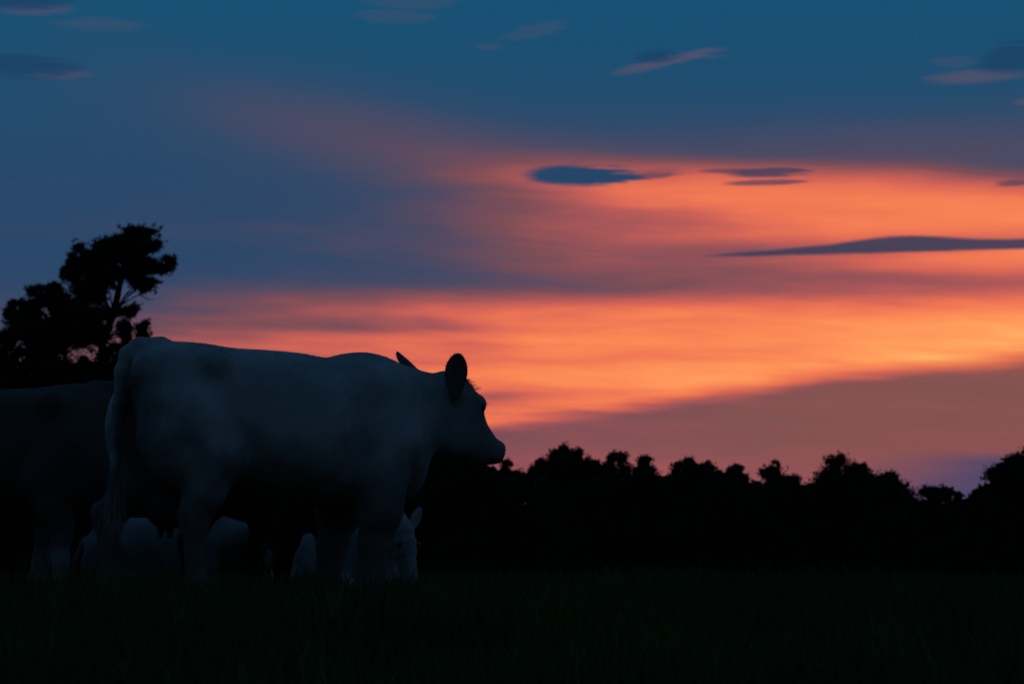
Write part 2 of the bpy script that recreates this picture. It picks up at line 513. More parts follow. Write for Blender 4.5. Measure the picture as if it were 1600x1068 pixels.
def head(F, yaw, piv, tr=lambda p: p, stretch=1.0, sc_=1.0):
    prev = []
    P = []
    for i in range(len(HEAD) - 1):
        for t in (0, .34, .67):
            T = np.array(HEAD[i][0]) * (1 - t) + np.array(HEAD[i+1][0]) * t
            B = np.array(HEAD[i][1]) * (1 - t) + np.array(HEAD[i+1][1]) * t
            P.append((T, B, HEAD[i][2] * (1 - t) + HEAD[i+1][2] * t))
    P.append(tuple(np.array(q) if isinstance(q, tuple) else q for q in HEAD[-1]))
    out = lambda x, y, z: tr(rot2((piv[0] + (x - piv[0] - .030) * stretch, y, z), piv, yaw))
    for T, B, w in P:
        c = (T + B) / 2; up = (T - B); L = np.linalg.norm(up) / 2; up = up / (2 * L)
        C = out(c[0], 0, c[1]); U = out(c[0] + up[0], 0, c[1] + up[1]) - C; U /= np.linalg.norm(U)
        S = out(c[0], 1, c[1]) - C; S /= np.linalg.norm(S); S -= U * (S @ U); S /= np.linalg.norm(S)
        A = np.cross(S, U)
        F.ell(C, (L * sc_, w * sc_, max(.05, L * .34) * sc_), .03, [U, S, A])
    for s_ in (-1, 1):
        F.ell(out(1.268, s_ * .105, 1.20), (.04 * sc_, .035 * sc_, .04 * sc_), .06)      # brow
        F.ell(out(1.09, s_ * .115, 1.265), (.05 * sc_, .05 * sc_, .06 * sc_), .06)          # ear root
        F.ell(out(1.14, s_ * .085, .98), (.10 * sc_, .045 * sc_, .09 * sc_), .06)        # cheek
        F.ell(out(1.455, s_ * .045, .945), (.03 * sc_, .035 * sc_, .035 * sc_), .03)     # nostril wing
    F.ell(out(1.325, 0, .862), (.07 * sc_, .048 * sc_, .024 * sc_), .018)                   # chin
    return out


def standing(h, pose, yaw=R(10)):
    F = Field((-1.15, -.55, -.02), (1.75, .62, 1.62), h)
    F.loft([(-.83, 1.43, 1.02, .13), (-.76, 1.475, .90, .21), (-.66, 1.500, .80, .27), (-.45, 1.505, .73, .305),
            (-.25, 1.482, .685, .335), (-.05, 1.476, .635, .375), (.15, 1.464, .60, .40), (.33, 1.443, .59, .385),
            (.46, 1.458, .62, .34), (.58, 1.462, .66, .30), (.70, 1.435, .70, .255), (.80, 1.395, .76, .20), (.88, 1.36, .84, .15)])
    # neck: ellipsoids from withers to poll
    for t in np.linspace(0, 1, 7):
        c = np.array([.74 + .33 * t, .03 * t * t, 1.11 + .035 * t]); L = .285 - .085 * t
        a = R(-8 + 14 * t)
        F.ell(c, (.12, .165 - .04 * t, L), .07, [(math.cos(a), 0, -math.sin(a)), (0, 1, 0), (math.sin(a), 0, math.cos(a))])
    F.ell((.80, 0, .83), (.15, .13, .20), .10)                    # brisket
    F.ell((.55, 0, 1.39), (.17, .07, .065), .08)                 # withers
    for s_ in (-1, 1):
        F.ell((-.44, s_ * .265, 1.375), (.085, .06, .06), .10)    # hook bones
        F.ell((-.80, s_ * .12, 1.33), (.06, .055, .07), .07)      # pin bones
        F.ell((-.20, s_ * .56, 1.18), (.26, .17, .26), .18, sub=True)   # hollow before the hip
        F.ell((-.27, s_ * .40, .80), (.10, .10, .16), .12, sub=True)    # flank fold
        F.ell((.60, s_ * .235, 1.08), (.15, .10, .33), .10, [(math.cos(.3), 0, -math.sin(.3)), (0, 1, 0), (math.sin(.3), 0, math.cos(.3))])
        F.ell((.72, s_ * .20, .98), (.09, .08, .12), .09)          # point of shoulder
        F.ell((.40, s_ * .43, 1.0), (.06, .09, .26), .10, sub=True)  # groove behind the shoulder
        F.ell((-.80, s_ * .03, 1.2), (.05, .02, .10), .05)
    F.ell((-.86, 0, .98), (.10, .07, .22), .08, sub=True)
    for side, leg in pose['hind'].items():
        s_ = -1 if side == 'R' else 1
        st, hk, an, hf = leg          # stifle, hock, fetlock, hoof
        hip = np.array((-.60, s_ * .20, 1.08))
        st = np.array((st[0], s_ * .245, st[1])); hk = np.array((hk[0], s_ * .215, hk[1]))
        an = np.array((an[0], s_ * .20, an[1])); hf = np.array((hf[0], s_ * .20, hf[1]))
        mid = hip * .5 + st * .5
        F.ell(hip + (-.02 + .20 * (hk[0] + .53), 0, -.06), (.225, .125, .33), .09)
        F.cone(hip, st, .17, .125, .09)
        F.cone(hip + (-.10, 0, -.12), st * .45 + hk * .55 + (-.03, 0, .03), .13, .085, .07)
        F.chain([(st, .125), (st * .45 + hk * .55, .098), (hk + (.01, 0, 0), .074)], .06)
        F.cone(hk + (-.045, 0, .045), hk + (-.01, 0, -.03), .038, .05, .05)
        F.cone(st * .5 + hk * .5 + (-.06, 0, 0), hk + (-.05, 0, .045), .045, .034, .05)
        F.chain([(hk, .072), (hk * .45 + an * .55, .056), (an, .062), (hf + (0, 0, .02), .056)], .04)
        F.cone(hf + (.0, 0, .03), hf + (.05, 0, .015), .058, .045, .02)
    for side, leg in pose['fore'].items():
        s_ = -1 if side == 'R' else 1
        el, kn, an, hf = (np.array((p[0], s_ * y_, p[1])) for p, y_ in zip(leg, (.235, .205, .20, .20)))
        F.cone((.64, s_ * .24, .95), el, .15, .13, .14)
        F.chain([(el, .128), (el * .5 + kn * .5 + (.02, 0, 0), .100), (kn, .068)], .12)
        F.ell(kn + (.008, 0, 0), (.064, .060, .085), .07)
        F.chain([(kn, .066), (kn * .45 + an * .55, .054), (an, .060), (hf + (0, 0, .02), .055)], .07)
        F.cone(hf + (.0, 0, .03), hf + (.05, 0, .015), .058, .045, .02)
    # tail lying along the rump, then hanging
    T = pose['tail']
    F.chain([((-.66, 0, 1.485), .05), ((-.78, .0, 1.475), .046)] + T, .035)
    out = head(F, yaw, np.array((1.03, .03, 1.2)))
    # faint ribs
    x, y, z = (F.lo[i] + F.h * np.arange(F.n[i]) for i in range(3))
    rib = np.sin((x[:, None] + .18 * z[None, :]) * 56) * np.exp(-((x[:, None] - .08) / .2) ** 2 - ((z[None, :] - 1.02) / .2) ** 2)
    F.f -= (rib * .0012)[:, None, :].astype(np.float32)
    v, q = F.skin()
    return v, q, out


def ear_mesh(name, root, tip, side, cup, W, parent, mats, fringe=True, seed=1):
    """leaf-shaped cupped ear with thickness, dark hair inside; fringe hairs along the rim"""
    root, tip, side = (np.array(a, float) for a in (root, tip, side))
    L = np.linalg.norm(tip - root); d = (tip - root) / L
    side -= d * (side @ d); side /= np.linalg.norm(side); nrm = np.cross(d, side)
    ns, nc = 15, 9
    def pos(t, c, off):
        w = W * max(.25 * (1 - t), max(0., math.sin(math.pi * (.05 + .95 * t) ** 1.35)) ** .56)
        return root + d * L * t + side * w * c + nrm * (cup * (c * c) * w + off - .12 * L * t * t * (cup > 0))
    V_, Fc = [], []
    for off in (.006, -.006):
        for i in range(ns):
            for j in range(nc):
                c = -1 + 2 * j / (nc - 1)
                V_.append(pos(math.sin(math.pi / 2 * i / (ns - 1)), c, off * (1 - .6 * c * c)))
    n1 = ns * nc
    for i in range(ns - 1):
        for j in range(nc - 1):
            a = i * nc + j
            Fc.append((a, a + 1, a + nc + 1, a + nc)); Fc.append((n1 + a, n1 + a + nc, n1 + a + nc + 1, n1 + a + 1))
    rim = [i * nc for i in range(ns)] + [(ns - 1) * nc + j for j in range(1, nc)] + [i * nc + nc - 1 for i in range(ns - 2, -1, -1)]
    for a, b in zip(rim, rim[1:]): Fc.append((a, n1 + a, n1 + b, b))
    o = mesh_obj(name, V_, Fc, mats[0], parent, True)
    r = np.random.default_rng(seed)
    if fringe:
        hv, hf = [], []
        for q in range(700):
            a = rim[r.integers(2, len(rim) - 2)]
            if a // nc >= ns - 2: continue
            p = V_[a] + r.normal(0, .003, 3)
            c = (a % nc) / (nc - 1) * 2 - 1
            dirn = side * c * .7 + d * (.3 + .5 * r.random()) + r.normal(0, .3, 3); dirn /= np.linalg.norm(dirn)
            ln = r.uniform(.002, .008); w = np.cross(dirn, r.normal(0, 1, 3)); w *= .0006 / np.linalg.norm(w)
            k = len(hv); hv += [p - w, p + w, p + dirn * ln]; hf.append((k, k + 1, k + 2))
        mesh_obj('hair', hv, hf, mats[1], o)['kind'] = 'stuff'
    return o


def strands(name, mat, parent, roots, dirs, ln, w, seed=2, bend=.5):
    """short curved hairs, two segments each"""
    r = np.random.default_rng(seed); hv, hf = [], []
    for p, d in zip(roots, dirs):
        d = np.array(d, float) + r.normal(0, .35, 3); d /= np.linalg.norm(d)
        s_ = np.cross(d, r.normal(0, 1, 3)); s_ *= w / np.linalg.norm(s_)
        l_ = ln * r.uniform(.5, 1.2); b = r.normal(0, bend * l_ * .5, 3)
        k = len(hv); p = np.array(p)
        hv += [p - s_, p + s_, p + d * l_ * .5 + b * .3 + s_ * .7, p + d * l_ * .5 + b * .3 - s_ * .7, p + d * l_ + b]
        hf += [(k, k + 1, k + 2, k + 3), (k + 3, k + 2, k + 4, k + 4)]
    tri = []
    for a, b, c, d in hf: tri += [(a, b, c)] if c == d else [(a, b, c), (a, c, d)]
    o = mesh_obj(name, hv, tri, mat, parent); o['kind'] = 'stuff'
    return o


def uvball(name, c, r, mat, parent):
    V_, Fc = [], []
    for i in range(9):
        for j in range(14):
            a, b = math.pi * i / 8, 2 * math.pi * j / 14
            V_.append((c[0] + r * math.sin(a) * math.cos(b), c[1] + r * math.sin(a) * math.sin(b), c[2] + r * math.cos(a)))
    for i in range(8):
        for j in range(14): Fc.append((i*14+j, i*14+(j+1) % 14, (i+1)*14+(j+1) % 14, (i+1)*14+j))
    return mesh_obj(name, V_, Fc, mat, parent, True)


def pick(v, q, box):
    """face mask: faces whose first corner lies in a box"""
    p = v[q[:, 0]]
    return ((p > np.array(box[0])) & (p < np.array(box[1]))).all(1)


# --- the big white cow
TH = R(24)
cow = empty('cow', (-1.37, 16.2, float(terrain(-1.37, 16.2))), TH)
tag(cow, 'big white cow standing side-on in the middle, head up, facing right', 'cow', 'cows in the pasture')
pose = dict(
    hind=dict(R=((-.385, .84), (-.525, .50), (-.50, .15), (-.48, .03)), L=((-.56, .86), (-.895, .515), (-.86, .16), (-.84, .03))),
    fore=dict(R=((.57, .74), (.545, .365), (.535, .14), (.545, .03)), L=((.51, .73), (.440, .375), (.425, .14), (.435, .03))),
    tail=[((-.845, .02, 1.43), .043), ((-.875, .03, 1.33), .038), ((-.885, .04, 1.15), .034), ((-.895, .05, .95), .030), ((-.90, .06, .78), .028)],
    udder=True)
v, q, hp = standing(.0125, pose)
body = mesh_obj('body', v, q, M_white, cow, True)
body.data.materials.append(M_nose)
mi = np.zeros(len(q), np.int32)
nose_c = hp(1.475, 0, .93)
mi[np.linalg.norm(v[q[:, 0]] - nose_c, axis=1) < .055] = 1
body.data.polygons.foreach_set('material_index', mi)
F = Field((-.85, -.30, .25), (-.15, .30, .95), .0125)
F.ell((-.53, 0, .66), (.20, .165, .20), .05)
for sx_ in (-1, 1):
    for sy_ in (-1, 1):
        F.ell((-.53 + .085 * sx_, .075 * sy_, .565), (.095, .085, .10), .05)
        F.chain([((-.53 + .09 * sx_, .08 * sy_, .50), .022), ((-.53 + .095 * sx_, .085 * sy_, .415), .015)], .03)
vu, qu = F.skin()
mesh_obj('udder', vu, qu, M_skin, cow, True)
# short coat hair lying back over the hide
fn = np.cross(v[q[:, 1]] - v[q[:, 0]], v[q[:, 3]] - v[q[:, 0]])
vn = np.zeros_like(v)
for k_ in range(4): np.add.at(vn, q[:, k_], fn)
vn /= np.linalg.norm(vn, axis=1)[:, None] + 1e-9
hr = np.random.default_rng(41)
pk = hr.integers(0, len(v), 90000)
p0 = v[pk] + hr.normal(0, .004, (len(pk), 3)); nn = vn[pk]
p0 -= nn * ((p0 - v[pk]) * nn).sum(1)[:, None]
dr = np.array((-1., 0, -.55)) + hr.normal(0, .25, p0.shape); dr -= nn * (dr * nn).sum(1)[:, None]
dr /= np.linalg.norm(dr, axis=1)[:, None] + 1e-9
dr = dr + nn * hr.uniform(.15, .5, (len(pk), 1))
wv = np.cross(dr, nn); wv *= .0011 / (np.linalg.norm(wv, axis=1)[:, None] + 1e-9)
ln_ = hr.uniform(.008, .018, (len(pk), 1))
hv = np.stack([p0 - wv - nn * .001, p0 + wv - nn * .001, p0 + dr * ln_], 1).reshape(-1, 3)
tag(mesh_obj('coat_hair', hv, np.arange(len(hv)).reshape(-1, 3), M_white, cow), kind='stuff')
vd = np.array((math.sin(TH), math.cos(TH), 0))        # across the animal as the far ear is held
ear_mesh('ear', (1.062, -.165, 1.205), (1.050, -.235, 1.483), (.93, -.30, .05), .35, .066, cow, (M_earin, M_earin), seed=3)
ear_mesh('ear', (1.02, .12, 1.325), (.855, .25, 1.492), vd * .5 + np.array((.6, 0, .7)), .5, .036, cow, (M_earin, M_earin), seed=4)
uvball('eye', hp(1.275, -.126, 1.178), .024, M_eye, cow)
uvball('eye', hp(1.275, .126, 1.178), .024, M_eye, cow)
rr = np.random.default_rng(5)
roots, dirs = [], []
for i in range(1500):      # curly forelock on the poll and brow
    a = rr.random(); x = 1.15 + .13 * a; z = 1.355 - .02 * a - .10 * max(0, a - .55); y = rr.normal(0, .05)
    roots.append(hp(x, y, z - abs(y) * .2)); dirs.append((.55, rr.normal(0, .3), .55))
strands('forelock', M_white, cow, roots, dirs, .020, .0007)
roots, dirs = [], []
for i in range(40):
    roots.append(hp(1.298, -.118 + rr.normal(0, .006), 1.195 + rr.normal(0, .004))); dirs.append((1, -.2, -.1))
strands('eyelash', M_earin, cow, roots, dirs, .022, .0007)
roots, dirs = [], []
for i in range(1500):      # ragged crest of the neck
    x = rr.uniform(.80, 1.12); roots.append((x, rr.normal(0, .025), np.interp(x, [.80, .86, .94, .99, 1.08, 1.12], [1.392, 1.368, 1.352, 1.346, 1.358, 1.365])))
    dirs.append((-.5, rr.normal(0, .3), .35))
strands('neck_hair', M_white, cow, roots, dirs, .015, .0007)
roots, dirs = [], []
for i in range(700):      # tail switch
    t = rr.random() ** .8
    roots.append((-.90 + rr.normal(0, .016), .06 + rr.normal(0, .016), .82 - .26 * t)); dirs.append((0, 0, -2.5))
strands('tail_switch', M_pale, cow, roots, dirs, .20, .0022, bend=.06)

# --- cow cropped by the left edge, facing left, behind the big one
lc = empty('cow', (-3.30, 18.35, float(terrain(-3.30, 18.35))), R(172), .94)
tag(lc, 'dark-backed cow with paler legs cut off by the left edge of the picture', 'cow', 'cows in the pasture')
pose2 = dict(
    hind=dict(L=((-.36, .84), (-.50, .50), (-.50, .15), (-.48, .03)), R=((-.24, .84), (-.27, .50), (-.20, .15), (-.17, .03))),
    fore=dict(L=((.54, .73), (.52, .38), (.50, .14), (.51, .03)), R=((.595, .74), (.66, .385), (.68, .14), (.69, .03))),
    tail=[((-.86, 0, 1.40), .042), ((-.89, 0, 1.2), .034), ((-.89, 0, .9), .028), ((-.88, 0, .6), .035)], udder=True)
v2, q2, hp2 = standing(.017, pose2, R(-6))
mesh_obj('body', v2, q2, M_patch, lc, True)
ear_mesh('ear', (1.085, -.125, 1.28), (1.02, -.33, 1.34), (.9, .3, .2), .3, .055, lc, (M_earin, M_earin), False)
ear_mesh('ear', (1.085, .125, 1.28), (1.02, .33, 1.34), (.9, -.3, .2), .3, .055, lc, (M_earin, M_earin), False)
for s_ in (-1, 1): uvball('eye', hp2(1.275, s_ * .126, 1.178), .024, M_eye, lc)

# --- dark calf beyond the big cow, only belly and legs show
dc = empty('calf', (-1.50, 17.85, float(terrain(-1.5, 17.85))), R(60), .75)
tag(dc, 'black calf behind the big white cow, belly and two legs showing below her', 'calf', 'calves in the pasture')
db = bpy.data.objects.new('body', bpy.data.meshes.new_from_object(body)); COL.objects.link(db); db.parent = dc
db.data.materials.clear(); db.data.materials.append(M_darkcalf)
db.data.polygons.foreach_set('material_index', np.zeros(len(db.data.polygons), np.int32))
ear_mesh('ear', (1.085, -.125, 1.28), (1.02, -.33, 1.34), (.9, .3, .2), .3, .055, dc, (M_darkcalf, M_darkcalf), False)
ear_mesh('ear', (1.06, .125, 1.28), (1.00, .33, 1.34), (.9, -.3, .2), .3, .055, dc, (M_darkcalf, M_darkcalf), False)


# --- two pale animals low in the grass
def low_body(h, headpose):
    F = Field((-.85, -.45, -.05), (1.25, .45, .85), h)
    F.loft([(-.62, .55, .18, .13), (-.50, .68, .04, .25), (-.30, .72, .0, .31), (0, .72, -.02, .33), (.25, .73, .0, .29), (.40, .70, .08, .22), (.50, .64, .16, .15)], .06)
    for s_ in (-1, 1):
        F.ell((-.38, s_ * .24, .30), (.26, .11, .27), .08)                    # folded thigh
        F.ell((.28, s_ * .22, .36), (.13, .09, .24), .08)
        F.chain([((-.18, s_ * .32, .16), .085), ((-.48, s_ * .36, .07), .06), ((-.20, s_ * .38, .045), .045)], .04)
        F.chain([((.32, s_ * .25, .16), .085), ((.52, s_ * .24, .07), .06), ((.30, s_ * .27, .045), .045)], .04)
        F.ell((-.40, s_ * .2, .64), (.07, .06, .05), .08)
    poll, muz = (np.array(a, float) for a in headpose)
    F.chain([((.40, 0, .48), .19), ((np.array((.40, 0, .48)) + poll) / 2 + (0, 0, .02), .145), (poll + (-.04, 0, -.05), .115)], .08)
    d = muz - poll; L = np.linalg.norm(d); d /= L
    sd = np.cross(d, (0, 0, 1)); sd /= np.linalg.norm(sd); up = np.cross(sd, d)
    for t, r, w in [(0, .085, .085), (.12, .105, .095), (.28, .110, .10), (.42, .10, .085), (.58, .082, .066), (.74, .068, .056), (.88, .062, .058), (.97, .05, .05)]:
        F.ell(poll + d * L * t - up * .02, (.06, w, r), .035, [d, sd, up])
    F.chain([((-.62, 0, .52), .04), ((-.70, .02, .35), .03), ((-.70, .06, .12), .03)], .03)
    v, q = F.skin()
    return v, q, (poll, d, sd, up, L)


def low_calf(loc, rz, s, headpose, label, earup, seed, coat):
    o = empty('calf', (*loc, float(terrain(*loc))), rz, s)
    tag(o, label, 'calf', 'calves in the pasture')
    v, q, (poll, d, sd, up, L) = low_body(.017, headpose)
    mesh_obj('body', v, q, coat, o, True)
    for s_ in (-1, 1):
        rt = poll + d * .05 + sd * s_ * .07 + up * .02
        ear_mesh('ear', rt, rt + sd * s_ * (.16 if not earup else .09) + np.array((0, 0, .14 if earup else .05)) - d * .03, d, .3, .038, o, (coat, M_earin), True, seed + s_)
        uvball('eye', poll + d * L * .32 + sd * s_ * .088 + up * .045, .018, M_eye, o)
    return o


low_calf((-1.14, 19.6), R(-55), .93, ((.74, .0, .56), (.90, .02, .09)),
         'pale calf with lowered head and one raised ear beside the big cow\'s front leg', True, 20, M_pale)
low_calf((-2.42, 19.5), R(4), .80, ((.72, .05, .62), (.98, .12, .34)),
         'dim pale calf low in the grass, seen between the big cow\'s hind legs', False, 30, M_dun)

# ------------------------------------------------------------------ trees


def tube_path(pts, sides=7):
    """tapered branch through (point, radius) pairs -> verts, quads"""
    V_, Fc = [], []
    P = [np.array(p, float) for p, r in pts]
    for i, (p, r) in enumerate(pts):
        d = P[min(i + 1, len(P) - 1)] - P[max(i - 1, 0)]; d /= np.linalg.norm(d) + 1e-9
        a = np.cross(d, (.3, 1, .2)); a /= np.linalg.norm(a); b = np.cross(d, a)
        for k in range(sides):
            an = 2 * math.pi * k / sides; V_.append(P[i] + (a * math.cos(an) + b * math.sin(an)) * r)
    for i in range(len(pts) - 1):
        for k in range(sides): Fc.append((i*sides+k, i*sides+(k+1) % sides, (i+1)*sides+(k+1) % sides, (i+1)*sides+k))
    return V_, Fc


def joined(paths):
    V_, Fc = [], []
    for p in paths:
        v, f = tube_path(p); k = len(V_); V_ += v; Fc += [tuple(i + k for i in q) for q in f]
    return V_, Fc


def in_ball(n, r):
    d = r.normal(0, 1, (n, 3)); d /= np.linalg.norm(d, axis=1)[:, None]
    return np.clip(np.abs(r.normal(0, .62, (n, 1))), 0, 1.75) * d


def needle_crown(clumps, r, per=340, ln=.15):
    """tufts of stiff needles filling flattened clumps; clump = (x, y, z, rx, rz)"""
    V_ = []
    for x, y, z, rx, rz in clumps:
        n = int(per * rx * (rz + .12) / .3) + 12
        c = in_ball(n, r) * (rx, rx, rz) + (x, y, z)
        k = 12
        c = np.repeat(c, k, 0)
        d = r.normal(0, 1, (len(c), 3)) + (0, 0, .35); d /= np.linalg.norm(d, axis=1)[:, None]
        w = np.cross(d, r.normal(0, 1, c.shape)); w /= np.linalg.norm(w, axis=1)[:, None]
        l_ = ln * r.uniform(.6, 1.2, (len(c), 1))
        V_.append(np.stack([c - w * .014, c + w * .014, c + d * l_], 1).reshape(-1, 3))
    V_ = np.concatenate(V_)
    return V_, np.arange(len(V_)).reshape(-1, 3)


def leaf_crown(clumps, r, per=700, size=.14):
    """small leaf quads filling the clumps"""
    V_ = []
    for x, y, z, rx, rz in clumps:
        n = int(per * rx * (rz + .1)) + 20
        c = in_ball(n, r) * (rx, rx, rz) + (x, y, z)
        d = r.normal(0, 1, c.shape); d /= np.linalg.norm(d, axis=1)[:, None]
        w = np.cross(d, r.normal(0, 1, c.shape)); w /= np.linalg.norm(w, axis=1)[:, None]
        s_ = size * r.uniform(.6, 1.4, (n, 1))
        V_.append(np.stack([c - d * s_, c + w * s_ * .6, c + d * s_, c - w * s_ * .6], 1).reshape(-1, 3))
    V_ = np.concatenate(V_)
    return V_, np.arange(len(V_)).reshape(-1, 4)


# --- the tall pine above the left cow
r = np.random.default_rng(11)
px_, py_ = -13.89, 96.
gzp = float(terrain(px_, py_))
pine = empty('pine_tree', (px_, py_, gzp))
tag(pine, 'tall dark pine with a leaning flat-topped crown at the left', 'tree', 'trees at the left')
PC = [(1.36, 11.35, .78, .39), (1.1, 11.2, .55, .36), (1.65, 11.2, .42, .30), (.45, 7.1, .4, .4), (.8, 6.75, .45, .4), (1.0, 7.35, .3, .3), (.55, 10.9, .6, .4), (.82, 11.03, .65, .43), (.17, 11.03, .6, .39), (-.37, 10.7, .6, .39), (-.8, 10.49, .32, .3), (.5, 10.49, .86, .48), (-.15, 10.16, .65, .48), (-1.06, 10.1, .37, .35), (-.58, 9.84, .48, .39), (1.04, 10.45, .65, .3), (1.9, 10.45, .52, .26), (2.27, 10.53, .19, .17), (1.53, 9.71, .52, .24), (1.19, 9.84, .26, .26), (.0, 9.62, .6, .44), (-.37, 9.19, .65, .52), (1.04, 8.54, .43, .39), (1.19, 8.22, .3, .3), (.75, 8.11, .28, .24), (.65, 7.25, .44, .44), (-.15, 8.54, .5, .5), (.28, 6.6, .86, .54), (.9, 6.5, .4, .3), (-.5, 6.3, .8, .5), (1.2, 5.6, .8, .5), (0, 5.4, .9, .5)]
clumps = []
for x, z, rx, rz in PC:
    y = r.normal(0, .45)
    for k in range(7):       # break every clump into lobes
        a = r.uniform(-1, 1, 3)
        clumps.append((x + a[0] * rx * .80, y + a[1] * rx * .7, z - gzp + a[2] * rz * .80, rx * .50, rz * .52))
v_, f_ = needle_crown(clumps, r)
mesh_obj('crown', v_, f_, M_needle, pine)
g0 = -gzp
trunk = [((-.10, 0, -.3), .26), ((-.05, 0, 3.2), .22), ((0, 0, 6.6 + g0), .17), ((.02, 0, 7.83 + g0), .15), ((.37, .05, 8.72 + g0), .135), ((.63, .05, 9.97 + g0), .09), ((.71, 0, 10.7 + g0), .06), ((.93, 0, 11.24 + g0), .03)]
v_, f_ = tube_path(trunk, 9); tr_o = mesh_obj('trunk', v_, f_, M_bark, pine, True)
tp = [np.array(p, float) for p, _ in trunk]
br = [[((.55, .05, 9.0 + g0), .035), ((.85, 0, 9.2 + g0), .026), ((1.25, -.1, 9.40 + g0), .02), ((1.55, -.1, 9.62 + g0), .012)],
      [((1.25, -.1, 9.40 + g0), .018), ((1.5, -.1, 9.27 + g0), .013), ((1.75, -.1, 9.24 + g0), .008), ((1.78, -.1, 9.33 + g0), .005)],
      [((1.5, -.1, 9.27 + g0), .01), ((1.62, -.05, 9.16 + g0), .007), ((1.64, -.05, 9.24 + g0), .004)]]
for x, y, z, rx, rz in clumps[::2]:
    i = int(np.argmin([abs(p[2] - (z - .5)) for p in tp])); b = tp[i]
    mid = (b + np.array((x, y, z))) / 2 + (0, 0, .12)
    br.append([(b, .032), (mid, .02), ((x, y, z), .008)])
v_, f_ = joined(br); mesh_obj('limb', v_, f_, M_bark, pine, True)

# --- the bushier tree left of it
bx_, by_ = -14.74, 91.
gzb = float(terrain(bx_, by_))
bush = empty('pine_tree', (bx_, by_, gzb))
tag(bush, 'broad bushy dark pine, lower and left of the tall leaning pine', 'tree', 'trees at the left')
LC = [(-1.03, 8.21, .49, .45), (-.75, 7.7, .6, .45), (-.35, 7.75, .6, .45), (.35, 7.9, .6, .5), (1.1, 8.0, .5, .45), (-.6, 6.9, .7, .4), (-1.33, 8.52, .16, .29), (-.62, 8.52, .53, .37), (-.21, 8.83, .41, .29), (.1, 9.03, .25, .2), (.31, 8.73, .53, .41), (.61, 8.32, .72, .57), (-.21, 8.11, .82, .61), (-1.03, 7.5, .66, .57), (0, 7.29, .92, .61), (.82, 7.5, .82, .57), (-1.33, 6.68, .45, .51), (-.41, 6.4, 1.02, .46), (.61, 6.4, 1.02, .46), (1.2, 6.7, .55, .4), (-1.5, 6.0, .7, .5), (0, 5.6, 1.3, .6), (-1.6, 5.2, .9, .5), (1.2, 5.6, .9, .5)]
clumps = []
for x, z, rx, rz in LC:
    y = r.normal(0, .45)
    for k in range(7):
        a = r.uniform(-1, 1, 3)
        clumps.append((x + a[0] * rx * .80, y + a[1] * rx * .7, z - gzb + a[2] * rz * .80, rx * .50, rz * .52))
v_, f_ = needle_crown(clumps, r)
mesh_obj('crown', v_, f_, M_needle, bush)
trunk = [((0, 0, -.3), .24), ((.05, 0, 4), .2), ((.1, 0, 7), .14), ((-.05, 0, 8.6), .09), ((.05, 0, 9.6), .03)]
v_, f_ = tube_path(trunk, 9); mesh_obj('trunk', v_, f_, M_bark, bush, True)
br = []
for x, y, z, rx, rz in clumps[::2]:
    b = np.array((.05, 0, max(3., z - .8))); br.append([(b, .05), ((b + (x, y, z)) / 2 + (0, 0, .1), .035), ((x, y, z), .012)])
v_, f_ = joined(br); mesh_obj('limb', v_, f_, M_bark, bush, True)

# --- the far tree line: x, y, top z, crown half width, shape, label
TREES = [
 (-4.75, 197, 8.2, 2.4, 'round', 'rounded dark tree directly under the big cow\'s jaw'),
 (-2.55, 190, 7.5, 1.4, 'round', 'low tree just below the big cow\'s chin'),
 (-.32, 205, 7.86, .92, 'loose', 'small tree just right of the big cow\'s muzzle'),
 (2.24, 212, 8.36, .86, 'round', 'shoulder-like tree left of the two tallest middle trees'),
 (3.43, 186, 8.24, 1.00, 'round', 'tallest tree of the middle tree line, left of its round twin'),
 (4.30, 182, 7.78, .90, 'round', 'round-topped tree touching the tallest middle tree on its right'),
 (6.44, 212, 8.12, .43, 'loose', 'thin treetop in the notch right of the tallest middle trees'),
 (7.22, 198, 8.18, .89, 'spread', 'flat-topped tree standing alone before a notch in the middle tree line'),
 (9.17, 196, 7.88, .97, 'loose', 'pointed loose-crowned tree right of the flat-topped middle tree'),
 (11.87, 194, 7.67, 1.05, 'round', 'broad peaked tree a third of the way from the right edge'),
 (14.60, 212, 8.03, 1.05, 'round', 'low rounded tree right of the broad peaked tree'),
 (16.70, 212, 7.88, .86, 'round', 'small dome tree left of the spindly curled treetop'),
 (18.91, 207, 7.93, .65, 'spindly', 'spindly tree with a curled thin top and sky showing through'),
 (18.82, 191, 6.31, 1.07, 'round', 'flat low tree between the spindly tree and the big domed one'),
 (22.49, 196, 7.97, 1.59, 'dome', 'big domed tree with gaps in its crown, right of the spindly tree'),
 (23.42, 191, 7.13, .77, 'loose', 'lower tree against the right flank of the big domed tree'),
 (27.25, 206, 7.16, 1.30, 'round', 'rounded tree at the right end of the domed clump'),
 (27.11, 182, 5.37, 1.15, 'spread', 'low spreading tree in the dip before the right edge'),
 (29.09, 186, 5.10, .59, 'loose', 'small tree at the right side of the low dip'),
 (31.54, 192, 5.30, .69, 'round', 'small round tree at the foot of the tall right-edge trees'),
 (32.09, 184, 7.37, 1.08, 'round', 'tall dark tree near the right edge of the picture'),
 (36.36, 201, 8.66, 1.18, 'round', 'tall dark tree cut by the right edge of the picture'),
 (36.65, 183, 7.62, 1.48, 'round', 'wide dark tree just past the right-edge trees'),
]
